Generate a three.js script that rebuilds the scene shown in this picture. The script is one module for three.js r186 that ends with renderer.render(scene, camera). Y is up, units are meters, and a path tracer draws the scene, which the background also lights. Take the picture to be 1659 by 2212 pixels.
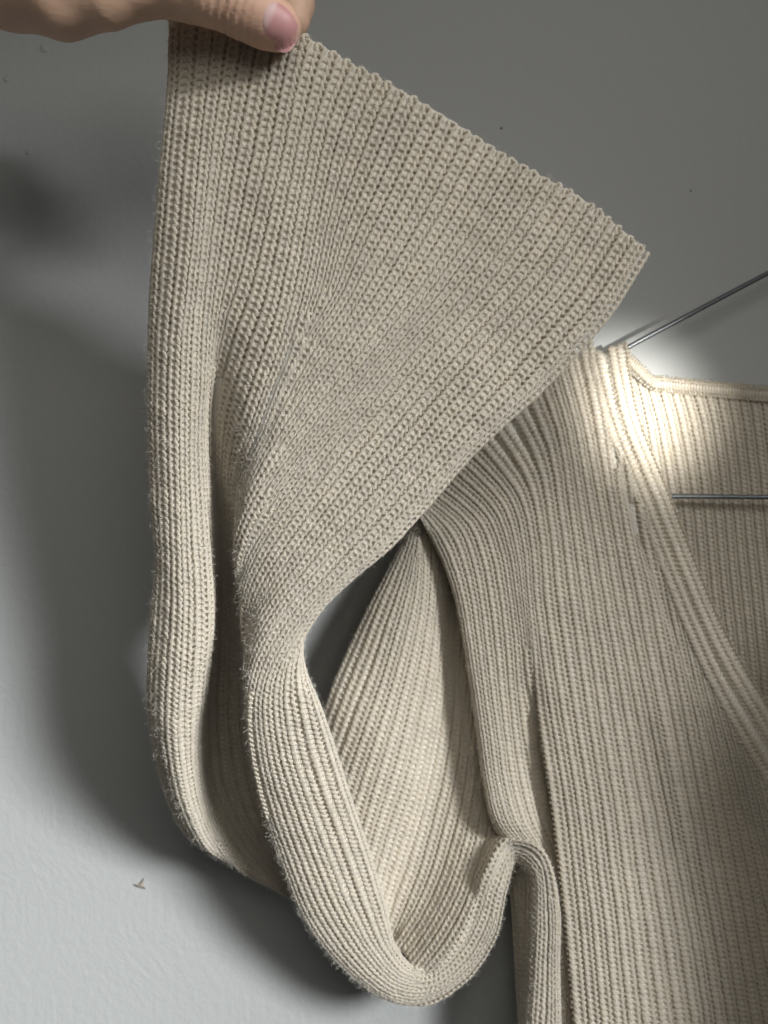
import * as THREE from 'three';
import { MarchingCubes } from 'three/addons/objects/MarchingCubes.js';
import { RectAreaLightUniformsLib } from 'three/addons/lights/RectAreaLightUniformsLib.js';
import { ImprovedNoise } from 'three/addons/math/ImprovedNoise.js';
import { RoundedBoxGeometry } from 'three/addons/geometries/RoundedBoxGeometry.js';
import { mergeVertices } from 'three/addons/utils/BufferGeometryUtils.js';

/* ------------------------------------------------------------------ camera, light, exposure */
const scene = new THREE.Scene();
scene.background = new THREE.Color(0.04, 0.041, 0.04);            // the dim room behind the photographer
const FOV = 69.4;
const camera = new THREE.PerspectiveCamera(FOV, 768 / 1024, 0.02, 20);
camera.position.set(0, 0, 0);
camera.lookAt(0, 0, -1);
camera.focus = 0.325;
camera.userData.fStop = 9;
const renderer = new THREE.WebGLRenderer({ antialias: true });
renderer.setSize(768, 1024);
renderer.shadowMap.enabled = true;
renderer.toneMapping = THREE.LinearToneMapping;
renderer.toneMappingExposure = 1.14;
RectAreaLightUniformsLib.init();

const F = 1106 / Math.tan((FOV / 2) * Math.PI / 180);              // the photograph measured on a 1659 x 2212 grid
const WALL = 46;                                                    // distances in centimetres from the camera
function at(x, y, cm, out = new THREE.Vector3()) {
  const d = cm / 100;
  return out.set((x - 829.5) / F * d, (1106 - y) / F * d, -d);
}
function areaLight(name, pos, target, w, h, color, intensity) {
  const l = new THREE.RectAreaLight(color, intensity, w, h);
  l.name = name; l.position.copy(pos); l.lookAt(target); scene.add(l);
  return l;
}
const V3 = (x, y, z) => new THREE.Vector3(x, y, z);
function spot(name, pos, target, angle, penumbra, radius, color, intensity) {
  const s = new THREE.SpotLight(color, intensity, 0, angle, penumbra, 2);
  s.name = name; s.position.copy(pos); s.target.position.copy(target); s.castShadow = true; s.shadow.radius = radius; s.shadow.bias = -0.0005;
  scene.add(s); scene.add(s.target);
  return s;
}

// soft daylight from the right and above: its beam is fullest on the lower left of the wall and fades upwards and to the right
spot('window_light', V3(0.91, 0.41, 0.60), at(-2440, 3800, WALL), 0.44, 1, 9.5, new THREE.Color(0.98, 1, 1.01), 19);
// dim light of the room from in front
areaLight('room_light', V3(0.10, 0.34, 0.20), V3(0, 0.02, -0.38), 0.45, 0.35, new THREE.Color(1, 0.965, 0.895), 2.3);
// the sliver of direct light that reaches the neck of the sweater
spot('neck_light', V3(0.62, -0.02, 0.5), at(1392, 884, 44), 0.047, 1, 1.2, new THREE.Color(1, 0.98, 0.93), 11.5);

/* ------------------------------------------------------------------ small helpers */
function rng(seed) { let a = seed >>> 0; return () => { a = (a + 0x6d2b79f5) | 0; let t = Math.imul(a ^ (a >>> 15), 1 | a); t = (t + Math.imul(t ^ (t >>> 7), 61 | t)) ^ t; return ((t ^ (t >>> 14)) >>> 0) / 4294967296; }; }
const perlin = new ImprovedNoise();
const clamp = THREE.MathUtils.clamp, smooth = THREE.MathUtils.smoothstep;
function dataTexture(n, fill, srgb = false) {
  const a = new Uint8Array(n * n * 4);
  for (let y = 0; y < n; y++) for (let x = 0; x < n; x++) {
    const c = fill(x / n, y / n), i = (y * n + x) * 4;
    for (let k = 0; k < 3; k++) a[i + k] = clamp(Math.round((Array.isArray(c) ? c[k] : c) * 255), 0, 255);
    a[i + 3] = 255;
  }
  const t = new THREE.DataTexture(a, n, n);
  t.wrapS = t.wrapT = THREE.RepeatWrapping; t.magFilter = THREE.LinearFilter; t.minFilter = THREE.LinearMipmapLinearFilter; t.generateMipmaps = true;
  if (srgb) t.colorSpace = THREE.SRGBColorSpace;
  t.needsUpdate = true;
  return t;
}
const tileNoise = (x, y, f, s) => {                                  // periodic noise, period 1
  const a = x * Math.PI * 2, b = y * Math.PI * 2, r = f / (Math.PI * 2);
  return perlin.noise(Math.cos(a) * r + s, Math.sin(a) * r + s * 2.3, Math.cos(b) * r * 1.01 + s * 0.7) * 0.7 + perlin.noise(Math.sin(b) * r + s * 3.1, Math.cos(a) * r - s, Math.sin(a) * r + Math.cos(b) * r) * 0.7;
};
function shadows(o) { o.castShadow = o.receiveShadow = true; return o; }
function part(name, geometry, material, parent) { const m = shadows(new THREE.Mesh(geometry, material)); m.name = name; parent.add(m); return m; }
function tag(o, label, category, kind) { if (label) o.userData.label = label; if (category) o.userData.category = category; if (kind) o.userData.kind = kind; return o; }

/* ------------------------------------------------------------------ wall */
{
  const g = new THREE.PlaneGeometry(1.5, 1.7, 1, 1);
  const uv = g.attributes.uv;
  for (let i = 0; i < uv.count; i++) uv.setXY(i, uv.getX(i) * 1.5 / 0.12, uv.getY(i) * 1.7 / 0.12);
  const bump = dataTexture(512, (x, y) => 0.5 + 0.24 * tileNoise(x, y, 26, 3.1) + 0.16 * tileNoise(x, y, 60, 7.7) + 0.08 * tileNoise(x, y, 120, 1.7));
  const wallMat = new THREE.MeshStandardMaterial({ color: new THREE.Color(0.435, 0.445, 0.44), roughness: 0.62, bumpMap: bump, bumpScale: 0.00032 });
  const wall = part('wall', g, wallMat, scene);
  wall.position.set(0, 0, -WALL / 100);
  const blobMat = wallMat.clone(), chipMat = new THREE.MeshStandardMaterial({ color: new THREE.Color(0.16, 0.15, 0.14), roughness: 0.9 });
  const lens = new THREE.SphereGeometry(1, 16, 10);
  for (const [x, y, r, mat, flat] of [[95, 105, 0.0023, blobMat, 0.35], [15, 170, 0.002, blobMat, 0.4], [1083, 277, 0.0008, chipMat, 0.15], [1492, 412, 0.0006, chipMat, 0.15], [60, 330, 0.0013, blobMat, 0.3]]) {
    const b = part(mat === chipMat ? 'scuff' : 'paint_drip', lens, mat, wall), q = at(x, y, WALL);
    b.position.set(q.x, q.y, 0); b.scale.set(r, r * 1.25, r * flat); b.rotation.z = x;
  }
  tag(wall, 'painted grey-white wall behind the hanging sweater', 'wall', 'structure');
}

/* ------------------------------------------------------------------ knit surfaces */
// A panel of knitting is laid out as rib lines: u counts ribs across, v runs along them. Each column: its rib number, then its points.
function column(u, xy, d) { return { u, p: d.map((dd, i) => [xy[i * 2], xy[i * 2 + 1], dd]) }; }
function hermite(ts, get, t, out) {                                   // smooth curve through unevenly spaced knots
  const n = ts.length; let i = 0;
  while (i < n - 2 && t > ts[i + 1]) i++;
  const h = ts[i + 1] - ts[i], s = (t - ts[i]) / h, s2 = s * s, s3 = s2 * s;
  const a = 2 * s3 - 3 * s2 + 1, b = s3 - 2 * s2 + s, c = -2 * s3 + 3 * s2, e = s3 - s2;
  const p0 = get(i), p1 = get(i + 1), pm = i > 0 ? get(i - 1) : null, pp = i < n - 2 ? get(i + 2) : null;
  for (let k = 0; k < 3; k++) {
    const m = (p1[k] - p0[k]) / h;
    let m0 = m, m1 = m;
    if (pm) { const hm = ts[i] - ts[i - 1], mm = (p0[k] - pm[k]) / hm; m0 = (mm * h + m * hm) / (h + hm); if (k === 2) m0 *= 0.75 + 0.5 * mm * m / (mm * mm + m * m + 1e-9); }
    if (pp) { const hp = ts[i + 2] - ts[i + 1], mp = (pp[k] - p1[k]) / hp; m1 = (m * hp + mp * h) / (h + hp); if (k === 2) m1 *= 0.75 + 0.5 * mp * m / (mp * mp + m * m + 1e-9); }
    out[k] = a * p0[k] + b * h * m0 + c * p1[k] + e * h * m1;
  }
  return out;
}
class Panel {
  constructor(columns, flip = 1, wobble = 0.05, seed = 1) {
    this.c = columns; this.us = columns.map((c) => c.u); this.n = columns[0].p.length; this.vs = [...Array(this.n).keys()]; this.flip = flip; this.wobble = wobble; this.seed = seed;
    for (const c of columns) if (c.p.length !== this.n) throw new Error('column ' + c.u + ' has ' + c.p.length + ' points, not ' + this.n);
    this.rows = new Map();
  }
  row(v) {
    const key = Math.round(v * 4096);
    let r = this.rows.get(key);
    if (!r) { r = this.c.map((c) => hermite(this.vs, (i) => c.p[i], clamp(v, 0, this.n - 1), [0, 0, 0])); this.rows.set(key, r); }
    return r;
  }
  point(u, v, out = new THREE.Vector3()) {
    const r = this.row(v), q = hermite(this.us, (i) => r[i], u, [0, 0, 0]);
    at(q[0], q[1], q[2], out);
    const k = this.wobble / 100;
    out.z += k * perlin.noise(out.x * 38 + this.seed * 7.3, out.y * 38, this.seed * 3.7) + 0.4 * k * perlin.noise(out.x * 120, out.y * 120 + this.seed, this.seed);
    return out;
  }
  frame(u, v) {                                                      // position, direction along the rib, direction across (one rib wide), normal
    const e = 0.06, f = 0.012;
    const u0 = Math.max(this.us[0], u - e), u1 = Math.min(this.us[this.us.length - 1], u + e), v0 = Math.max(0, v - f), v1 = Math.min(this.n - 1, v + f);
    const P = this.point(u, v), du = this.point(u1, v).sub(this.point(u0, v)).divideScalar(u1 - u0), dv = this.point(u, v1).sub(this.point(u, v0)).divideScalar(v1 - v0);
    const len = dv.length(); dv.divideScalar(len || 1);
    const across = du.clone().addScaledVector(dv, -du.dot(dv));
    const normal = dv.clone().cross(across).normalize().multiplyScalar(this.flip);
    return { P, T: dv, len, A: across, N: normal };
  }
}

// one knitted loop, in units of one rib (x across, z outward) and one row (y)
function loopGeometry(radius, seed) {
  const r = rng(seed);
  const half = [[0.50, -0.08, -0.25], [0.425, -0.20, -0.11], [0.205, -0.06, 0.02], [0.265, 0.40, 0.06], [0.325, 0.80, 0.03], [0.24, 1.17, -0.01]];
  const pts = [...half.map(([x, y, z]) => V3(-x, y, z)), V3(0, 1.29, -0.02), ...half.slice().reverse().map(([x, y, z]) => V3(x, y, z))];
  for (const p of pts.slice(1, -1)) p.add(V3((r() - 0.5) * 0.035, (r() - 0.5) * 0.06, (r() - 0.5) * 0.03));
  const curve = new THREE.CatmullRomCurve3(pts), steps = 22, sides = 7, pos = [], nor = [], uv = [], idx = [];
  const rowLength = 0.54;                                            // a row is about half as tall as a rib is wide: keep the yarn round
  const P = V3(), Tn = V3();
  for (let i = 0; i <= steps; i++) {
    curve.getPoint(i / steps, P); curve.getTangent(i / steps, Tn);
    const t = V3(Tn.x, Tn.y * rowLength, Tn.z).normalize();
    const a = V3(0, 0, 1).addScaledVector(t, -t.z).normalize(), b = t.clone().cross(a);
    const w = radius * (0.96 + 0.08 * Math.sin(i * 1.9 + seed));
    for (let j = 0; j <= sides; j++) {
      const q = j / sides * Math.PI * 2, n = a.clone().multiplyScalar(Math.cos(q)).addScaledVector(b, Math.sin(q));
      pos.push(P.x + n.x * w, P.y + n.y * w / rowLength, P.z + n.z * w); nor.push(n.x, n.y * rowLength, n.z); uv.push(i / steps * 3, j / sides);
    }
  }
  for (let i = 0; i < steps; i++) for (let j = 0; j < sides; j++) { const o = i * (sides + 1) + j; idx.push(o, o + 1, o + sides + 1, o + 1, o + sides + 2, o + sides + 1); }
  const g = new THREE.BufferGeometry();
  g.setAttribute('position', new THREE.Float32BufferAttribute(pos, 3)); g.setAttribute('normal', new THREE.Float32BufferAttribute(nor, 3)); g.setAttribute('uv', new THREE.Float32BufferAttribute(uv, 2)); g.setIndex(idx);
  return g;
}
function fibreGeometry(seed) {                                        // one curled woollen hair, one unit long
  const r = rng(seed), k = [0.25 + r() * 0.5, r() * 6.28, 0.12 + r() * 0.2, r() * 6.28];
  const pts = [];
  for (let i = 0; i <= 6; i++) { const t = i / 6; pts.push(V3(k[0] * t * t * Math.cos(k[1]) + k[2] * Math.sin(t * 4.5 + k[3]) * t, k[0] * t * t * Math.sin(k[1]) + k[2] * Math.cos(t * 3.7 + k[3]) * t, t * (1 - 0.35 * t))); }
  const c = new THREE.CatmullRomCurve3(pts), g = new THREE.TubeGeometry(c, 7, 1, 3, false), p = g.attributes.position, q = V3();
  for (let i = 0; i <= 7; i++) for (let j = 0; j <= 3; j++) { const o = i * 4 + j; c.getPointAt(i / 7, q); const s = 0.013 * (1 - 0.6 * i / 7); p.setXYZ(o, q.x + (p.getX(o) - q.x) * s, q.y + (p.getY(o) - q.y) * s, q.z + (p.getZ(o) - q.z) * s); }
  return g;
}
const yarnBump = dataTexture(128, (x, y) => 0.5 + 0.3 * Math.sin((x * 3 + y) * Math.PI * 2 * 2) + 0.35 * tileNoise(x, y, 22, 5.2));
const WOOL = new THREE.Color(0.88, 0.825, 0.725);
const yarnMat = new THREE.MeshPhysicalMaterial({ color: 0xffffff, roughness: 0.9, specularIntensity: 0.35, transmission: 0.58, thickness: 0, sheen: 0.5, sheenRoughness: 0.6, sheenColor: new THREE.Color(0.9, 0.87, 0.82), bumpMap: yarnBump, bumpScale: 0.00022 });
const clothMat = new THREE.MeshStandardMaterial({ color: WOOL, roughness: 0.95, bumpMap: yarnBump, bumpScale: 0.0007, side: THREE.DoubleSide });
const fibreMat = new THREE.MeshStandardMaterial({ color: new THREE.Color(0.84, 0.80, 0.73), roughness: 0.75 });
const LOOPS = [loopGeometry(0.142, 11), loopGeometry(0.148, 23)];
const FIBRES = [fibreGeometry(3), fibreGeometry(8), fibreGeometry(15)];

function knit(name, panel, parent, o = {}) {
  const { u0 = panel.us[0], u1 = panel.us[panel.us.length - 1], rowHeight = 0.0030, hairs = 6000, seed = 5, dir = 1, su = 10, vFrom = 0, vTo = panel.n - 1, hairLength = 0.0028 } = o;
  const r = rng(seed);
  // the ground of the fabric, ridged under each rib
  const nu = Math.round((u1 - u0) * su), nv = Math.round((vTo - vFrom) * 16), pos = [], uv = [], idx = [];
  for (let j = 0; j <= nv; j++) for (let i = 0; i <= nu; i++) {
    const u = u0 + (u1 - u0) * i / nu, v = vFrom + (vTo - vFrom) * j / nv, f = panel.frame(u, v), w = clamp(f.A.length(), 0.003, 0.0066);
    const x = (u - u0) % 1, ridge = -0.035 - 0.31 * smooth(Math.abs(x - 0.5), 0.27, 0.5);
    f.P.addScaledVector(f.N, ridge * w * 0.78);
    pos.push(f.P.x, f.P.y, f.P.z); uv.push(u * 1.5, v * 6);
  }
  for (let j = 0; j < nv; j++) for (let i = 0; i < nu; i++) { const a = j * (nu + 1) + i, b = a + nu + 1; if (panel.flip > 0) idx.push(a, b, a + 1, a + 1, b, b + 1); else idx.push(a, a + 1, b, a + 1, b + 1, b); }
  const g = new THREE.BufferGeometry();
  g.setAttribute('position', new THREE.Float32BufferAttribute(pos, 3)); g.setAttribute('uv', new THREE.Float32BufferAttribute(uv, 2)); g.setIndex(idx); g.computeVertexNormals();
  const cloth = part(name, g, clothMat, parent);
  // the loops, rib by rib
  const mats = [[], []], cols = [[], []], spots = [];
  const m = new THREE.Matrix4(), X = V3(), Y = V3(), Z = V3(), c = new THREE.Color();
  for (let k = 0; k + 0.5 < u1 - u0; k++) {
    const u = u0 + k + 0.5;
    let v = vFrom, drift = r() * 0.6; const ribTone = 1 + (r() - 0.5) * 0.03;
    v += drift * 0.002 / Math.max(panel.frame(u, v).len, 1e-4);
    while (v < vTo) {
      const f = panel.frame(u, v), h = rowHeight * (1 + 0.1 * perlin.noise(u * 0.4, v * 0.9, seed));
      const step = h / Math.max(f.len, 1e-4);
      const b2 = u - (k % 2), b4 = u - (k % 4), four = panel.frame(b4 + 1.5, v).A.length() < 0.0015, two = panel.frame(b2 + 0.5, v).A.length() < 0.0029;   // crowded ribs run together, two or four into one
      const crowd = four ? 4 : two ? 2 : 1, merged = k % crowd !== 0, g2 = crowd > 1 ? panel.frame(u + (crowd - 1) / 2, v) : f, pitch = g2.A.length();
      if (!merged) {
        const w = clamp(pitch * crowd, 0.0028, 0.0084), tilt = (r() - 0.5) * 0.10, ws = w * (1 + (r() - 0.5) * 0.05);
        const A = f.A.clone().normalize();
        X.copy(A).multiplyScalar(ws).addScaledVector(f.T, tilt * ws);
        Y.copy(f.T).multiplyScalar(h * dir * (1 + (r() - 0.5) * 0.08)).addScaledVector(A, tilt * h * 0.8);
        Z.copy(f.N).multiplyScalar(clamp(w * 0.78, crowd > 1 ? 0.0026 : 0.0033, 0.0047));
        if (X.clone().cross(Y).dot(Z) < 0) X.negate();
        if (crowd > 1) f.P.copy(g2.P);
        m.makeBasis(X, Y, Z).setPosition(f.P.x + (r() - 0.5) * 0.00022, f.P.y + (r() - 0.5) * 0.00022, f.P.z + (r() - 0.5) * 0.00025);
        const which = r() < 0.5 ? 0 : 1, tone = ribTone * (0.965 + r() * 0.07);
        mats[which].push(m.clone()); c.copy(WOOL).multiplyScalar(tone); c.b *= 0.985 + r() * 0.03; cols[which].push(c.clone());
        spots.push(f);
      }
      v += clamp(step, 1e-4, 0.5);
    }
  }
  mats.forEach((list, i) => {
    const im = shadows(new THREE.InstancedMesh(LOOPS[i], yarnMat, list.length)); im.name = 'knit_stitches'; im.userData.kind = 'stuff';
    list.forEach((q, k) => { im.setMatrixAt(k, q); im.setColorAt(k, cols[i][k]); });
    cloth.add(im);
  });
  // loose fibres
  if (hairs > 0) {
    const per = FIBRES.map(() => []), q = new THREE.Quaternion(), s = V3(), p = V3(), n = V3(), zed = V3(0, 0, 1), turn = new THREE.Quaternion();
    for (let i = 0; i < hairs; i++) {
      const f = spots[Math.floor(r() * spots.length)];
      n.copy(f.N).multiplyScalar(0.75).add(V3(r() - 0.5, r() - 0.5, r() - 0.5).multiplyScalar(1.9)).normalize();
      q.setFromUnitVectors(zed, n).multiply(turn.setFromAxisAngle(zed, r() * 6.28));
      p.copy(f.P).addScaledVector(f.A, r() - 0.5).addScaledVector(f.T, (r() - 0.5) * 0.003).addScaledVector(f.N, -0.0002);
      const L = hairLength * (0.35 + r() * r() * 1.7);
      s.set(L, L, L);
      per[i % 3].push(new THREE.Matrix4().compose(p, q, s));
    }
    per.forEach((list, i) => { const im = shadows(new THREE.InstancedMesh(FIBRES[i], fibreMat, list.length)); im.name = 'wool_fuzz'; im.userData.kind = 'stuff'; list.forEach((mm, k) => im.setMatrixAt(k, mm)); cloth.add(im); });
  }
  return cloth;
}

/* ------------------------------------------------------------------ the sweater */
const sweater = new THREE.Group(); sweater.name = 'sweater'; scene.add(sweater);
tag(sweater, 'cream ribbed knit sweater on a hanger, one wide sleeve pulled up by a hand', 'sweater');

const off = (c, u, dx, dy, dd, from = 0, to = 99, base = null) => ({ u, p: c.p.map((q, i) => (i >= from && i <= to) || !base ? [q[0] + dx, q[1] + dy, q[2] + dd] : base[i]) });
const tail = [620, 1915, 700, 2010, 800, 2075, 900, 2095, 985, 2045, 1035, 1975, 1060, 1905, 1095, 1850];
const tailD = [42.2, 42.4, 42.5, 42.6, 42.8, 43, 43.2, 43.4];
const sleeveColumns = [
  column(0, [372, 16, 364, 200, 348, 380, 335, 530, 326, 650, 322, 780, 322, 920, 328, 1080, 338, 1200, 330, 1310, 322, 1420, 324, 1550, 350, 1690, 392, 1788, 440, 1828, 520, 1860, ...tail],
    [31.2, 31.6, 31.9, 32.4, 32.9, 33.4, 34, 34.6, 35.1, 35.5, 36.1, 37.2, 39, 41.0, 41.8, 42.2, ...tailD]),
  column(3, [467, 34, 445, 200, 428, 350, 415, 500, 402, 620, 390, 750, 386, 900, 388, 1050, 392, 1200, 394, 1320, 388, 1440, 382, 1580, 398, 1710, 440, 1815, 490, 1862, 560, 1895, 645, 1930, ...tail.slice(2)],
    [30.4, 30.7, 31, 31.4, 31.8, 32.3, 32.9, 33.5, 34, 34.4, 35, 36.1, 37.9, 40.0, 41.1, 41.7, ...tailD]),
  column(5.5, [550, 50, 520, 190, 495, 330, 475, 460, 462, 560, 447, 690, 440, 820, 434, 950, 440, 1080, 450, 1220, 455, 1340, 446, 1460, 432, 1600, 448, 1740, 505, 1862, 590, 1920, 660, 1950, ...tail.slice(2)],
    [30.3, 30.6, 31, 31.4, 31.8, 32.3, 32.9, 33.5, 34, 34.5, 35.1, 36.2, 38, 39.9, 41.0, 41.6, ...tailD]),
  column(8, [632, 66, 600, 220, 570, 370, 545, 480, 520, 589, 490, 690, 470, 780, 458, 870, 456, 990, 462, 1120, 467, 1260, 460, 1400, 450, 1560, 470, 1720, 560, 1868, 640, 1935, 690, 1965, ...tail.slice(2)],
    [30.2, 30.6, 31, 31.4, 31.8, 32.4, 33.2, 34.2, 35.3, 36.8, 38.3, 39.7, 40.9, 41.6, 41.9, 42.0, ...tailD]),
  column(12, [755, 136, 705, 280, 672, 430, 640, 600, 610, 720, 575, 820, 545, 910, 520, 985, 505, 1060, 508, 1180, 522, 1310, 530, 1450, 540, 1600, 570, 1740, 620, 1870, 670, 1940, 700, 1970, ...tail.slice(2)],
    [30.2, 30.6, 31, 31.4, 31.7, 32.1, 32.6, 33.4, 34.7, 36.6, 38.8, 40, 40.9, 41.5, 41.8, 42, ...tailD]),
  column(18, [925, 232, 850, 400, 780, 540, 735, 640, 670, 745, 620, 840, 590, 910, 545, 1000, 512, 1090, 520, 1200, 550, 1320, 570, 1450, 585, 1600, 615, 1740, 650, 1850, 690, 1940, 710, 1975, ...tail.slice(2)],
    [30.4, 30.8, 31.1, 31.4, 31.7, 32, 32.3, 32.8, 33.8, 35.5, 37.6, 38.4, 39.1, 39.9, 40.7, 41.4, ...tailD]),
  column(24, [1085, 333, 1000, 480, 905, 625, 800, 765, 715, 870, 645, 960, 580, 1050, 535, 1130, 512, 1210, 525, 1300, 555, 1400, 572, 1500, 585, 1620, 612, 1740, 648, 1850, 690, 1950, 720, 1990, ...tail.slice(2)],
    [30.7, 31, 31.3, 31.6, 31.9, 32.2, 32.5, 33, 34, 35.3, 36.5, 37.2, 38, 39, 39.8, 40.4, ...tailD.map((d) => d - 0.4)]),
  column(28, [1180, 383, 1085, 530, 985, 655, 890, 765, 810, 865, 735, 950, 665, 1040, 605, 1120, 555, 1200, 525, 1280, 525, 1370, 545, 1460, 562, 1580, 590, 1700, 622, 1810, 660, 1910, 705, 2000, 765, 2080, 840, 2130, 922, 2135, 1000, 2080, 1050, 2000, 1075, 1925, 1112, 1870],
    [30.9, 31.2, 31.5, 31.8, 32, 32.3, 32.6, 33, 33.6, 34.4, 35.3, 36, 36.8, 37.8, 38.8, 39.7, 40.4, 40.9, 41.3, 41.6, 41.9, 42.2, 42.5, 42.8]),
  column(31, [1252, 427, 1155, 575, 1060, 685, 975, 780, 895, 870, 825, 955, 755, 1040, 690, 1120, 630, 1200, 580, 1275, 545, 1345, 530, 1420, 540, 1560, 560, 1660, 588, 1760, 625, 1865, 672, 1975, 742, 2070, 832, 2140, 922, 2150, 1005, 2095, 1058, 2015, 1080, 1930, 1112, 1872],
    [31, 31.3, 31.6, 31.8, 32.1, 32.3, 32.6, 32.9, 33.2, 33.6, 34.1, 34.7, 35.7, 36.6, 37.6, 38.5, 39.3, 39.9, 40.3, 40.7, 41, 41.3, 41.6, 42.2]),
  column(34, [1318, 474, 1230, 615, 1140, 720, 1050, 825, 965, 920, 885, 1010, 810, 1095, 735, 1175, 670, 1250, 610, 1325, 565, 1400, 540, 1475, 536, 1560, 550, 1660, 575, 1760, 612, 1870, 660, 1985, 735, 2085, 830, 2157, 925, 2167, 1015, 2107, 1070, 2022, 1091, 1932, 1112, 1862],
    [31.1, 31.4, 31.6, 31.8, 32, 32.3, 32.5, 32.8, 33, 33.2, 33.5, 34, 34.7, 35.7, 36.7, 37.6, 38.4, 39, 39.4, 39.7, 40, 40.3, 40.7, 41.4]),
  column(38, [1395, 543, 1318, 668, 1235, 765, 1160, 845, 1080, 918, 1000, 998, 920, 1090, 840, 1178, 765, 1243, 700, 1305, 652, 1372, 620, 1440, 612, 1520, 630, 1630, 665, 1740, 705, 1850, 750, 1960, 800, 2050, 860, 2115, 930, 2122, 1000, 2065, 1042, 1990, 1065, 1915, 1105, 1838],
    [31.5, 31.7, 31.9, 32.1, 32.3, 32.5, 32.8, 33, 33.2, 33.4, 33.6, 33.8, 34.1, 35, 36, 36.9, 37.7, 38.3, 38.8, 39.2, 39.6, 40, 40.4, 41.1]),
  column(41, [1360, 525, 1283, 640, 1200, 735, 1130, 815, 1050, 890, 970, 968, 890, 1060, 812, 1148, 738, 1215, 675, 1290, 648, 1375, 660, 1450, 690, 1525, 722, 1620, 757, 1730, 795, 1840, 828, 1950, 852, 2040, 890, 2088, 935, 2085, 985, 2035, 1018, 1965, 1045, 1885, 1090, 1815],
    [33, 33.2, 33.4, 33.6, 33.8, 34, 34.3, 34.5, 34.7, 34.9, 35, 34.8, 34.9, 35.7, 36.7, 37.6, 38.4, 39, 39.4, 39.7, 40, 40.3, 40.6, 41.1]),
];
sleeveColumns.unshift(off(sleeveColumns[0], -3, 50, 0, 1.7));
sleeveColumns.push(off(sleeveColumns[sleeveColumns.length - 1], 43, -28, -8, 1.6));
const limb = { 34: [1150, 1900, 40.9, 1151, 1990, 40.9, 1146, 2110, 40.9, 1138, 2240, 40.9], 38: [1163, 1872, 40.4, 1174, 1985, 40.4, 1170, 2110, 40.4, 1164, 2240, 40.4], 41: [1170, 1838, 40.5, 1204, 1950, 40.5, 1206, 2105, 40.5, 1208, 2240, 40.5], 43: [1160, 1850, 42, 1205, 1960, 42, 1205, 2105, 42, 1205, 2240, 42] };
const swing = [0.2, 0.5, 0.9, 1.3, 1.6, 1.8, 1.8, 1.6, 1.2, 0.7, 0.2];   // the bend of the sleeve hangs close to the wall
for (const c of sleeveColumns) for (let i = 12; i < 23; i++) c.p[i][2] += c.u >= 28 ? swing[i - 12] : i >= 16 ? 1.6 : Math.min(1.1, (i - 11) * 0.3);
for (const c of sleeveColumns) if (c.u > 0) { const w = [0.22, 0.14, 0.06]; for (let i = 0; i < 3; i++) { c.p[i][2] += w[i] * Math.sin(c.u * 0.62); c.p[i][1] += 12 * w[i] * Math.sin(c.u * 0.9 + 1); } }
for (const k in limb) limb[k].push(limb[k][9], 2540, limb[k][11]);
for (const c of sleeveColumns) {                                     // over the underarm and down beside the body, or tucked in behind
  const q = c.p[c.p.length - 1], l = limb[c.u];
  for (let i = 0; i < 5; i++) c.p.push(l ? l.slice(i * 3, i * 3 + 3) : [q[0] + [38, 44, 42, 36, 36][i], q[1] + [34, 120, 240, 370, 680][i], 42.2]);
}
const sleevePanel = new Panel(sleeveColumns, 1, 0.07, 2);
const sleeve = knit('sleeve', sleevePanel, sweater, { dir: 1, seed: 31, hairs: 170000 });

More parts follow.
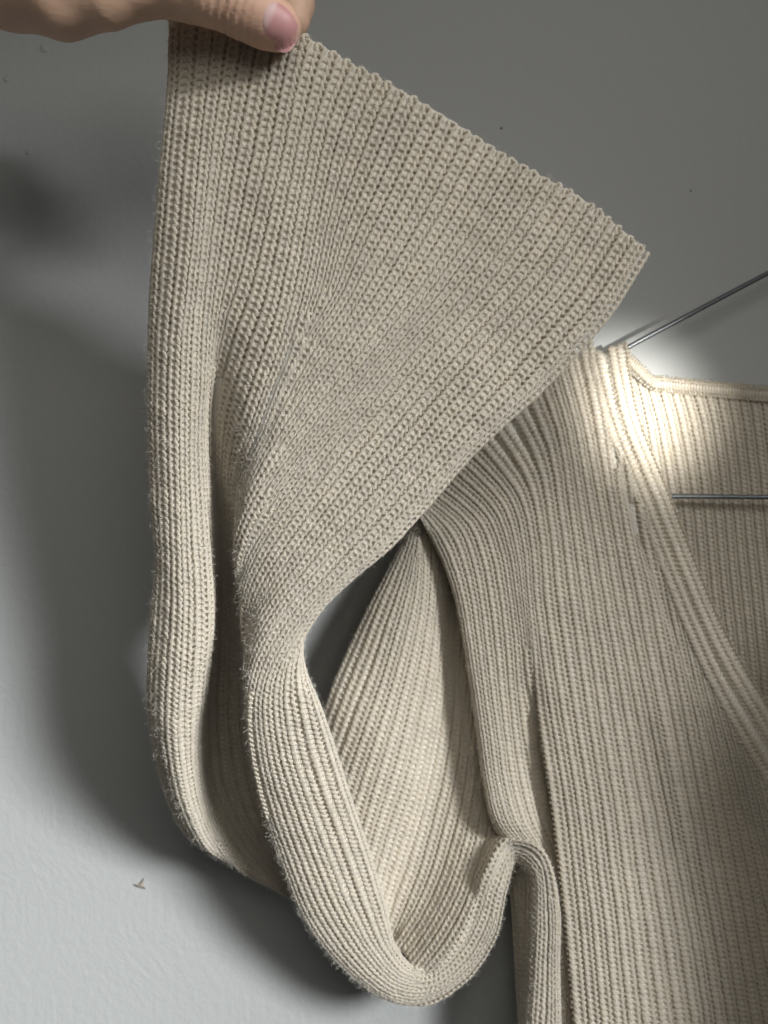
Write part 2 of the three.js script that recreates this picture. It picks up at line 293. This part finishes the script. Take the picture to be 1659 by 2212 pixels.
const upperColumns = [
  column(-2, [905, 1140, 880, 1215, 830, 1310, 785, 1405, 745, 1500, 720, 1590, 710, 1680, 715, 1760], [44.5, 44.3, 44, 43.7, 43.4, 42.9, 42.4, 41.9]),
  column(0, [893, 1135, 850, 1215, 800, 1310, 755, 1405, 715, 1500, 690, 1590, 680, 1680, 690, 1760], [43.5, 43.2, 42.8, 42.5, 42.1, 41.7, 41.2, 40.7]),
  column(2.5, [902, 1140, 880, 1240, 850, 1340, 815, 1450, 775, 1560, 740, 1660, 720, 1740, 720, 1810], [42.9, 42.3, 41.7, 41.3, 40.9, 40.7, 40.4, 40.1]),
  column(5, [915, 1165, 912, 1280, 893, 1390, 863, 1510, 828, 1630, 795, 1740, 775, 1820, 770, 1890], [42.9, 42.1, 41.5, 41.1, 40.8, 40.7, 40.6, 40.3]),
  column(7.5, [940, 1215, 948, 1330, 935, 1450, 912, 1570, 885, 1690, 850, 1800, 825, 1890, 810, 1960], [43.1, 42.9, 42.5, 42.1, 41.8, 41.5, 41, 40.3]),
  column(9.5, [958, 1285, 974, 1400, 970, 1520, 952, 1640, 927, 1750, 897, 1860, 865, 1950, 835, 2030], [43.5, 43.7, 43.5, 43.2, 42.9, 42.3, 41.4, 40.1]),
  column(11.5, [985, 1420, 1000, 1510, 1004, 1600, 994, 1690, 970, 1790, 940, 1890, 905, 1970, 858, 2045], [43.5, 43.5, 43.4, 43.2, 42.8, 42.1, 41, 39.5]),
  column(13, [1005, 1540, 1018, 1620, 1025, 1690, 1015, 1760, 995, 1840, 968, 1920, 930, 1995, 880, 2070], [43.3, 43.2, 43, 42.7, 42.2, 41.4, 40.3, 38.9]),
  column(14.5, [1028, 1650, 1042, 1710, 1045, 1765, 1038, 1810, 1020, 1875, 995, 1945, 955, 2020, 900, 2095], [43.1, 42.9, 42.6, 42.2, 41.6, 40.7, 39.6, 38.3]),
  column(16, [1050, 1755, 1066, 1780, 1072, 1798, 1064, 1830, 1047, 1885, 1022, 1960, 985, 2035, 925, 2110], [42.9, 42.7, 42.3, 41.9, 41.2, 40.2, 39.1, 38.1]),
  column(18, [1078, 1752, 1092, 1780, 1098, 1800, 1086, 1835, 1062, 1895, 1034, 1975, 1005, 2050, 950, 2130], [43.4, 43.2, 43, 42.6, 41.8, 41, 40, 39]),
  column(20, [1100, 1740, 1118, 1775, 1124, 1800, 1110, 1840, 1080, 1900, 1050, 1985, 1020, 2060, 970, 2140], [43.8, 43.6, 43.4, 43, 42.2, 41.4, 40.4, 39.4]),
];
for (const c of upperColumns) { c.p[5][2] += 0.5; c.p[6][2] += 1.0; c.p[7][2] += 1.3; }
for (const c of upperColumns) if (c.u >= 9) { for (let i = 0; i < 5; i++) c.p[i][2] += 0.1; c.p[6][2] += 0.4; c.p[7][2] += 1.6; }
for (const c of upperColumns) if (c.u >= 7.5 && c.u <= 16) { const a = c.p[0], b = c.p[1], k = 0.55; c.p[0] = [a[0] + 22 * k * 2 + (a[0] - b[0]) * k * 0.3, a[1] + (a[1] - b[1]) * k * 0.9, a[2] + 0.25 * k]; }
const upperPanel = new Panel(upperColumns, 1, 0.05, 3);
knit('upper_sleeve', upperPanel, sweater, { dir: -1, seed: 41, hairs: 16000 });

const bodyColumns = [
  column(-3, [930, 1130, 960, 1180, 985, 1240, 1005, 1315, 1018, 1400, 1030, 1490, 1042, 1590, 1055, 1690, 1075, 1790, 1095, 1850, 1096, 1910, 1105, 1990, 1112, 2100, 1122, 2240], [44, 44, 44, 44, 44, 44, 44, 43.83, 43.46, 43.29, 43.32, 43.15, 42.98, 42.81]),
  column(0, [900, 1104, 938, 1168, 968, 1235, 990, 1310, 1006, 1400, 1020, 1490, 1034, 1590, 1048, 1690, 1068, 1775, 1110, 1832, 1150, 1890, 1152, 1990, 1146, 2100, 1138, 2240], [42.8, 42.2, 41.9, 41.8, 41.8, 41.8, 41.8, 41.53, 41.16, 40.79, 40.62, 40.55, 40.38, 40.21]),
  column(3, [915, 1075, 985, 1135, 1015, 1200, 1035, 1290, 1048, 1390, 1060, 1490, 1074, 1590, 1088, 1690, 1112, 1775, 1150, 1830, 1184, 1890, 1190, 1990, 1190, 2100, 1188, 2240], [43.2, 42, 41.6, 41.5, 41.5, 41.5, 41.5, 41.33, 40.96, 40.69, 40.52, 40.45, 40.28, 40.11]),
  column(6, [955, 1030, 1045, 1110, 1080, 1190, 1098, 1290, 1110, 1390, 1118, 1490, 1130, 1590, 1145, 1680, 1165, 1765, 1192, 1830, 1216, 1890, 1230, 1990, 1236, 2100, 1244, 2240], [43.4, 42, 41.5, 41.4, 41.5, 41.7, 42, 42.03, 41.86, 41.59, 41.32, 41.15, 40.98, 40.81]),
  column(8, [985, 990, 1078, 1085, 1112, 1180, 1128, 1290, 1140, 1390, 1152, 1490, 1182, 1590, 1205, 1690, 1222, 1770, 1232, 1830, 1240, 1890, 1250, 1990, 1258, 2100, 1268, 2240], [43.5, 42, 41.4, 41.3, 41.4, 41.7, 42.3, 42.53, 42.46, 42.29, 42.12, 41.95, 41.78, 41.61]),
  column(9, [1003, 972, 1097, 1075, 1128, 1178, 1140, 1290, 1150, 1390, 1159, 1490, 1171, 1580, 1187, 1680, 1200, 1765, 1208, 1830, 1215, 1890, 1226, 1990, 1236, 2100, 1248, 2240], [43.5, 42, 41.4, 41.3, 41.3, 41.5, 41.5, 41.33, 41.16, 40.99, 40.82, 40.65, 40.48, 40.31]),
  column(10, [1022, 952, 1115, 1065, 1145, 1175, 1155, 1290, 1167, 1390, 1180, 1490, 1194, 1580, 1211, 1680, 1224, 1765, 1232, 1830, 1239, 1890, 1251, 1990, 1261, 2100, 1274, 2240], [43.5, 42, 41.4, 41.3, 41.3, 41.3, 41.3, 41.13, 40.96, 40.79, 40.62, 40.45, 40.28, 40.11]),
  column(14, [1160, 818, 1205, 950, 1230, 1110, 1257, 1300, 1271, 1390, 1286, 1490, 1300, 1580, 1317, 1680, 1330, 1765, 1339, 1830, 1347, 1890, 1361, 1990, 1374, 2100, 1391, 2240], [43.6, 42.3, 41.7, 41.4, 41.4, 41.3, 41.2, 40.93, 40.76, 40.59, 40.42, 40.25, 40.08, 39.91]),
  column(18, [1250, 772, 1280, 900, 1312, 1080, 1353, 1300, 1370, 1390, 1390, 1490, 1407, 1580, 1426, 1680, 1443, 1765, 1455, 1830, 1466, 1890, 1485, 1990, 1504, 2100, 1526, 2240], [43.6, 42.6, 42.1, 41.8, 41.7, 41.6, 41.6, 41.43, 41.26, 41.09, 40.92, 40.75, 40.58, 40.41]),
  column(19.2, [1294, 768, 1316, 900, 1340, 1080, 1382, 1295, 1399, 1390, 1419, 1490, 1436, 1580, 1456, 1680, 1472, 1765, 1484, 1830, 1495, 1890, 1514, 1990, 1533, 2100, 1555, 2240], [43.6, 42.65, 42.15, 41.9, 41.8, 41.75, 41.58, 41.4, 41.2, 41.2, 41.1, 40.9, 40.7, 40.5]),
  column(20, [1326, 930, 1343, 1045, 1368, 1150, 1402, 1290, 1420, 1390, 1440, 1490, 1457, 1580, 1476, 1680, 1493, 1765, 1505, 1830, 1516, 1890, 1535, 1990, 1554, 2100, 1576, 2240], [42.6, 42.4, 42.2, 42, 41.9, 41.9, 41.9, 41.63, 41.46, 41.29, 41.12, 40.95, 40.78, 40.61]),
  column(22, [1410, 1150, 1436, 1270, 1460, 1380, 1475, 1440, 1490, 1500, 1503, 1560, 1517, 1630, 1532, 1710, 1546, 1780, 1557, 1840, 1568, 1900, 1586, 1995, 1605, 2100, 1627, 2240], [42.2, 42.2, 42.2, 42.1, 42.1, 42.1, 42, 41.83, 41.66, 41.49, 41.32, 41.15, 40.98, 40.81]),
  column(25, [1520, 1425, 1545, 1520, 1567, 1600, 1578, 1645, 1589, 1690, 1600, 1735, 1611, 1780, 1622, 1825, 1632, 1870, 1643, 1920, 1655, 1975, 1668, 2040, 1686, 2130, 1708, 2240], [42.3, 42.3, 42.3, 42.3, 42.3, 42.3, 42.3, 42.13, 41.96, 41.79, 41.62, 41.45, 41.28, 41.11]),
  column(30, [1690, 1765, 1712, 1840, 1730, 1900, 1737, 1930, 1744, 1960, 1751, 1990, 1758, 2020, 1765, 2050, 1772, 2080, 1780, 2110, 1788, 2140, 1797, 2170, 1806, 2205, 1816, 2240], [42.4, 42.4, 42.4, 42.4, 42.4, 42.4, 42.4, 42.23, 42.06, 41.89, 41.72, 41.55, 41.38, 41.21]),
];
for (const c of bodyColumns) if (c.u <= 6) for (let i = 9; i < 14; i++) c.p[i][2] += c.u <= 3 ? 0.7 : 0.3;
for (const c of bodyColumns) { const q = c.p[0]; c.p.unshift(c.u < 19.9 ? [q[0] + 7, q[1] + 12, q[2] + 0.85] : [q[0] - 4, q[1] - 22, q[2] + 0.25]); }   // over the shoulder to the back
bodyColumns.push(column(38, [1880, 2020, 1890, 2060, 1900, 2100, 1908, 2130, 1916, 2160, 1922, 2185, 1928, 2210, 1936, 2240, 1944, 2270, 1952, 2300, 1960, 2330, 1968, 2360, 1978, 2400, 1990, 2440].slice(0), Array(14).fill(41.6)));
for (const c of bodyColumns) { const n = c.p.length; if (n === 14) { const q = c.p[0]; c.p.unshift([q[0] - 4, q[1] - 22, q[2] + 0.25]); } const a = c.p[13], b = c.p[14]; c.p.push([b[0] + (b[0] - a[0]) * 2, b[1] + Math.max(280, (b[1] - a[1]) * 2), b[2]]); }
const bodyPanel = new Panel(bodyColumns, 1, 0.07, 4);
knit('body_front', bodyPanel, sweater, { dir: -1, seed: 51, hairs: 30000, rowHeight: 0.00285 });

// the strip along the neckline: three ribs that run with the edge
const edge = [1347, 750, 1362, 841, 1383, 925, 1440, 1066, 1500, 1221, 1543, 1325, 1587, 1414, 1659, 1537, 1745, 1680];
const mixXY = (a, b, t) => a.map((q, i) => q + (b[i] - q) * t);
const inner = mixXY([1252, 776, 1276, 862, 1304, 945, 1362, 1092, 1428, 1265, 1476, 1384, 1529, 1503, 1592, 1624, 1688, 1790], edge, 0.1);

const bandD = [43.55, 42.8, 42.5, 42.25, 42.12, 42.1, 42.18, 42.28, 42.3];
const bandColumns = [
  column(1, inner, bandD.map((d) => d + 0.06)),
  column(1.4, mixXY(inner, edge, 0.2), bandD.map((d) => d - 0.03)),
  column(2, mixXY(inner, edge, 0.5), bandD.map((d) => d - 0.05)),
  column(2.6, mixXY(inner, edge, 0.82), bandD.map((d) => d - 0.02)),
  column(3, edge, bandD.map((d) => d + 0.12)),
  column(4, edge.map((q, i) => (i % 2 ? q : q - 10)), bandD.map((d) => d + 0.5)),
];
for (const c of bandColumns) { const a = c.p[7], b = c.p[8]; c.p.push([b[0] + (b[0] - a[0]) * 2.5, b[1] + (b[1] - a[1]) * 2.5, b[2]]); }
for (const c of bandColumns) { for (const q of c.p) q[2] += 0.03; const q = c.p[0]; c.p.unshift([q[0] + 7, q[1] + 12, q[2] + 0.85]); }
const bandPanel = new Panel(bandColumns, 1, 0.03, 6);
knit('neckline_band', bandPanel, sweater, { dir: -1, seed: 61, hairs: 1500, rowHeight: 0.00285 });

const backPanel = new Panel([
  column(0, [1330, 790, 1350, 900, 1370, 1050, 1390, 1250, 1410, 1500, 1430, 1900], [44.6, 44.7, 44.8, 44.9, 44.9, 44.9]),
  column(3, [1400, 838, 1422, 930, 1445, 1060, 1468, 1250, 1490, 1500, 1510, 1900], [44.7, 44.8, 44.9, 45, 45, 45]),
  column(6, [1472, 842, 1495, 930, 1515, 1060, 1535, 1250, 1560, 1500, 1580, 1900], [44.9, 45, 45.1, 45.1, 45.1, 45.1]),
  column(10, [1570, 850, 1585, 930, 1600, 1060, 1620, 1250, 1645, 1500, 1670, 1900], [45.1, 45.1, 45.2, 45.2, 45.2, 45.2]),
  column(14, [1668, 858, 1676, 930, 1690, 1060, 1710, 1250, 1735, 1500, 1760, 1900], [45.1, 45.1, 45.2, 45.2, 45.2, 45.2]),
  column(17, [1745, 862, 1752, 930, 1765, 1060, 1785, 1250, 1810, 1500, 1835, 1900], [45.1, 45.1, 45.2, 45.2, 45.2, 45.2]),
  column(26, [1960, 870, 1965, 930, 1975, 1060, 1990, 1250, 2010, 1500, 2035, 1900], [45.1, 45.1, 45.2, 45.2, 45.2, 45.2]),
], 1, 0.06, 8);
knit('back_panel', backPanel, sweater, { dir: -1, seed: 71, hairs: 1500, rowHeight: 0.00285 });
const trimPanel = new Panel([
  column(0, [1335, 752, 1352, 766, 1380, 796, 1410, 823, 1440, 828, 1520, 836, 1600, 842, 1680, 848, 1980, 852], [44.4, 44.4, 44.5, 44.6, 44.75, 44.9, 45, 45, 45].map((d) => d + 0.35)),
  column(0.22, [1333, 752, 1350, 763, 1380, 792, 1410, 820, 1440, 824, 1520, 832, 1600, 839, 1680, 845, 1980, 849], [44.3, 44.3, 44.4, 44.5, 44.65, 44.8, 44.9, 44.9, 44.9]),
  column(0.78, [1329, 761, 1346, 773, 1375, 803, 1408, 832, 1440, 838, 1520, 846, 1600, 853, 1680, 859, 1980, 863], [44.25, 44.25, 44.35, 44.45, 44.65, 44.8, 44.9, 44.9, 44.9]),
  column(1, [1324, 766, 1342, 780, 1371, 808, 1406, 837, 1440, 843, 1520, 851, 1600, 858, 1680, 864, 1980, 868], [44.4, 44.4, 44.5, 44.6, 44.75, 44.9, 45, 45, 45]),
], -1, 0.02, 9);
trimPanel.flip = 1;
knit('collar_trim', trimPanel, sweater, { dir: -1, seed: 81, hairs: 500, rowHeight: 0.0018 });

/* ------------------------------------------------------------------ a low cupboard at the right, out of frame: it shades the lower right of the sweater */
{
  const wood = new THREE.MeshStandardMaterial({ color: new THREE.Color(0.30, 0.24, 0.18), roughness: 0.6 }), steel = new THREE.MeshStandardMaterial({ color: 0x8a8a88, metalness: 0.8, roughness: 0.4 });
  const c = new THREE.Group(); c.name = 'cupboard'; scene.add(c); c.position.set(0.36, -0.95, -0.455);
  const box = (name, w, h, d, x, y, z, m, parent = c) => { const b = part(name, new RoundedBoxGeometry(w, h, d, 2, 0.003), m, parent); b.position.set(x, y, z); return b; };
  box('carcass', 0.60, 0.93, 0.27, 0.30, 0.465, 0.135, wood);
  box('top', 0.62, 0.022, 0.29, 0.30, 0.942, 0.143, wood);
  for (const s of [0, 1]) { const d = box('door', 0.292, 0.84, 0.018, 0.152 + s * 0.296, 0.47, 0.281, wood); const k = part('knob', new THREE.SphereGeometry(0.011, 16, 12), steel, d); k.position.set(s ? -0.11 : 0.11, 0.1, 0.017); }
  tag(c, 'low brown wooden cupboard against the wall to the right of the sweater', 'cupboard');
}

/* ------------------------------------------------------------------ a flake of lint on the wall */
{
  const r = rng(77), pos = [], g = new THREE.BufferGeometry(), o = at(305, 1911, WALL - 0.08);
  const outline = [[-15, -2], [-8, 0], [-2, -3], [3, -9], [8, -16], [6, -8], [5, -1], [9, 5], [10, 9], [4, 7], [-2, 4], [-9, 2]];
  const k = 0.46 / F, front = outline.map(([x, y]) => V3(x * k, -y * k, 0.0007 * r() + 0.0002)), back = front.map((p) => V3(p.x * 0.94, p.y * 0.94, p.z - 0.0004)), cf = V3(0, 0, 0.0012), cb = V3(0, 0, 0.0001);
  for (let i = 0; i < front.length; i++) { const j = (i + 1) % front.length; for (const p of [cf, front[j], front[i], cb, back[i], back[j], front[i], front[j], back[j], front[i], back[j], back[i]]) pos.push(p.x, p.y, p.z); }
  g.setAttribute('position', new THREE.Float32BufferAttribute(pos, 3)); g.computeVertexNormals();
  const flake = part('lint_flake', g, new THREE.MeshStandardMaterial({ color: new THREE.Color(0.33, 0.29, 0.24), roughness: 1, side: THREE.DoubleSide }), scene);
  flake.position.copy(o);
  tag(flake, 'tiny brown flake of lint stuck to the wall, lower left', 'lint');
}

/* ------------------------------------------------------------------ wire hanger */
{
  const metal = new THREE.MeshStandardMaterial({ color: new THREE.Color(0.17, 0.18, 0.19), metalness: 0.75, roughness: 0.38 });
  const pts = [[2100, 356, 44.2], [1900, 464, 44.2], [1659, 590, 44.1], [1500, 674, 44.05], [1350, 754, 44], [1250, 812, 43.95], [1130, 880, 43.95]].map((q) => at(...q));
  const rod = new THREE.TubeGeometry(new THREE.CatmullRomCurve3(pts), 60, 0.0014, 12, false);
  const bar = new THREE.TubeGeometry(new THREE.CatmullRomCurve3([[1130, 880, 43.95], [1098, 905, 43.95], [1090, 950, 43.95], [1110, 1040, 44], [1150, 1069, 44], [1250, 1071, 44], [1450, 1072, 44], [1659, 1074, 44], [1900, 1076, 44.1], [2200, 1078, 44.2]].map((q) => at(...q))), 120, 0.0014, 12, false);
  const hanger = new THREE.Group(); hanger.name = 'wire_hanger'; scene.add(hanger);
  part('shoulder_wire', rod, metal, hanger); part('bottom_bar', bar, metal, hanger);
  tag(hanger, 'thin grey metal wire hanger inside the neck of the cream sweater', 'hanger');
}

/* ------------------------------------------------------------------ the hand that pinches the cuff */
{
  const person = new THREE.Group(); person.name = 'person'; scene.add(person);
  tag(person, 'hand reaching in at the top left, pinching the sweater cuff under its thumb', 'person');
  const J = (x, y, cm, px) => ({ p: at(x, y, cm), r: px / F * cm / 100 });
  const chains = [
    [J(-420, -90, 31.5, 118), J(-170, -75, 31, 104), J(20, -40, 30, 86)],                        // wrist and heel of the hand
    [J(20, -40, 30, 88), J(130, -12, 29.3, 81), J(225, -18, 29, 66), J(300, -34, 29, 60)],      // ball of the thumb
    [J(300, -36, 29, 61), J(395, -26, 28.9, 55), J(452, -12, 28.8, 55), J(520, 18, 28.9, 52), J(575, 44, 29, 50), J(606, 58, 29.1, 44)],   // thumb
    [J(20, -60, 30.5, 90), J(180, -85, 31.2, 84), J(310, -85, 31.9, 62)],                         // palm
    [J(300, -66, 31.9, 58), J(460, -48, 32.4, 48), J(578, -32, 32.4, 43), J(634, 8, 31.9, 40), J(631, 46, 31.7, 36)],  // index finger
    [J(260, -62, 32.6, 56), J(405, -26, 33.2, 46), J(520, 62, 33.3, 43), J(560, 112, 33.1, 39)],
    [J(220, -60, 33.3, 54), J(375, -24, 34.1, 44), J(470, 76, 34.3, 41), J(500, 138, 34.1, 37)],
    [J(190, -58, 34, 50), J(345, -28, 34.9, 40), J(432, 58, 35, 36), J(452, 116, 34.8, 32)],
    [J(180, -85, 31.2, 78), J(260, -62, 32.6, 58)], [J(150, -80, 31.8, 76), J(220, -60, 33.3, 56)], [J(120, -80, 32.4, 74), J(190, -58, 34, 52)],
  ];
  const bones = [];
  for (const c of chains) for (let i = 0; i + 1 < c.length; i++) bones.push([c[i], c[i + 1]]);
  const box = new THREE.Box3();
  for (const b of bones) for (const j of b) box.expandByPoint(j.p);
  box.expandByScalar(0.026); box.min.x = Math.max(box.min.x, -0.20);
  const mid = box.getCenter(V3()), size = box.getSize(V3()), N = 168, half = Math.max(size.x, size.y, size.z) / 2;
  const mc = new MarchingCubes(N, new THREE.MeshBasicMaterial(), false, false, 1500000);
  mc.isolation = 0;
  const ab = V3(), ap = V3(), p = V3();
  const dist = (p) => {
    let sum = 0; const K = 330;
    for (const [a, b] of bones) {
      ab.copy(b.p).sub(a.p); ap.copy(p).sub(a.p);
      const t = clamp(ap.dot(ab) / ab.lengthSq(), 0, 1), r = a.r + (b.r - a.r) * t;
      sum += Math.exp(-K * (ap.addScaledVector(ab, -t).length() - r) * 1.6);
    }
    return -Math.log(Math.max(sum, 1e-300)) / (K * 1.6);
  };
  const tip = at(606, 58, 29.1), knuckle = at(490, 22, 28.5);
  for (let z = 0; z < N; z++) for (let y = 0; y < N; y++) for (let x = 0; x < N; x++) {
    p.set(mid.x + (x / N * 2 - 1) * half, mid.y + (y / N * 2 - 1) * half, mid.z + (z / N * 2 - 1) * half);
    let d = dist(p);
    mc.field[x + y * N + z * N * N] = -d;
  }
  mc.update();
  const n = mc.count, P = mc.positionArray.slice(0, n * 3), raw = new THREE.BufferGeometry();
  for (let i = 0; i < n; i++) { P[i * 3] = mid.x + P[i * 3] * half; P[i * 3 + 1] = mid.y + P[i * 3 + 1] * half; P[i * 3 + 2] = mid.z + P[i * 3 + 2] * half; }
  raw.setAttribute('position', new THREE.Float32BufferAttribute(P, 3));
  const g = mergeVertices(raw, 1e-5), pos = g.attributes.position;
  // wrinkles over the thumb joint, faint skin relief, skin tone
  g.computeVertexNormals();
  const nor = g.attributes.normal, col = [], c = new THREE.Color(), axis = at(575, 44, 29).sub(at(452, -12, 28.8)).normalize();
  for (let i = 0; i < pos.count; i++) {
    p.fromBufferAttribute(pos, i);
    const along = p.clone().sub(knuckle).dot(axis), near = Math.exp(-p.distanceToSquared(knuckle) / (2 * 0.0065 * 0.0065));
    const fold = near * -0.0011 * Math.pow(0.5 + 0.5 * Math.cos(along * 1900 + 1.2 * perlin.noise(p.x * 300, p.y * 300, 2)), 2);
    const relief = 0.00009 * perlin.noise(p.x * 700, p.y * 700, p.z * 700) + 0.00022 * perlin.noise(p.x * 150, p.y * 150, p.z * 150);
    const k = fold + relief;
    pos.setXYZ(i, p.x + nor.getX(i) * k, p.y + nor.getY(i) * k, p.z + nor.getZ(i) * k);
    const blotch = perlin.noise(p.x * 90, p.y * 90, p.z * 90 + 4), fine = perlin.noise(p.x * 500, p.y * 500, p.z * 500);
    const red = Math.exp(-p.distanceToSquared(tip) / (2 * 0.011 * 0.011)) * 0.6 + near * 0.25;
    c.setRGB(0.64 + 0.04 * blotch + 0.03 * fine, 0.42 - 0.06 * red + 0.03 * blotch + 0.02 * fine, 0.30 - 0.025 * red + 0.02 * blotch + 0.015 * fine);
    col.push(c.r, c.g, c.b);
  }
  g.setAttribute('color', new THREE.Float32BufferAttribute(col, 3));
  g.computeVertexNormals();
  const skin = new THREE.MeshPhysicalMaterial({ color: 0xffffff, vertexColors: true, roughness: 0.5, specularIntensity: 0.7 });
  const hand = part('hand', g, skin, person);
  // thumb nail: a curved plate laid over the end of the thumb
  const X = at(630, 84, 29).sub(at(584, 34, 29)), T = at(640, 82, 29.1).sub(at(575, 44, 29)).normalize();
  const S = V3(0, 0, 1).cross(T).normalize(), up = T.clone().cross(S).normalize();
  const centre = at(609, 80, 29.1), nv = 16, nu = 16, np = [], ni = [], nc = [], q = V3();
  const L = 0.0126, W = 0.0122;
  for (let j = 0; j <= nv; j++) for (let i = 0; i <= nu; i++) {
    const a = i / nu * 2 - 1, b = j / nv * 2 - 1;                      // a across, b from root to free edge
    const wide = Math.pow(1 - Math.pow(Math.abs(b), 3.2) * 0.55, 0.5), x = a * W / 2 * wide, y = b * L / 2 * (1 - 0.12 * a * a);
    q.copy(centre).addScaledVector(T, y - 0.0003).addScaledVector(S, x + 0.0006);
    // settle it on the skin
    let lo = 0, hi = 0.02;
    for (let s = 0; s < 24; s++) { const m = (lo + hi) / 2; p.copy(q).addScaledVector(up, m); if (dist(p) > -0.0001) hi = m; else lo = m; }
    const edge = Math.max(Math.abs(a), b < 0 ? -b : 0);
    q.addScaledVector(up, hi + 0.0004 * (1 - Math.pow(edge, 6)) + 0.0001);
    np.push(q.x, q.y, q.z);
    const moon = smooth(-b + 0.25 * (1 - a * a), 0.62, 0.85), free = smooth(b, 0.86, 0.95);
    c.setRGB(0.53 + 0.1 * moon + 0.1 * free, 0.265 + 0.16 * moon + 0.16 * free, 0.26 + 0.15 * moon + 0.12 * free);
    nc.push(c.r, c.g, c.b);
  }
  for (let j = 0; j < nv; j++) for (let i = 0; i < nu; i++) { const a = j * (nu + 1) + i, b = a + nu + 1; ni.push(a, a + 1, b, a + 1, b + 1, b); }
  const ng = new THREE.BufferGeometry(); ng.setAttribute('position', new THREE.Float32BufferAttribute(np, 3)); ng.setAttribute('color', new THREE.Float32BufferAttribute(nc, 3)); ng.setIndex(ni); ng.computeVertexNormals();
  part('thumb_nail', ng, new THREE.MeshPhysicalMaterial({ color: 0xffffff, vertexColors: true, roughness: 0.5, clearcoat: 0.05, clearcoatRoughness: 0.4, side: THREE.DoubleSide }), hand);
}

renderer.render(scene, camera);
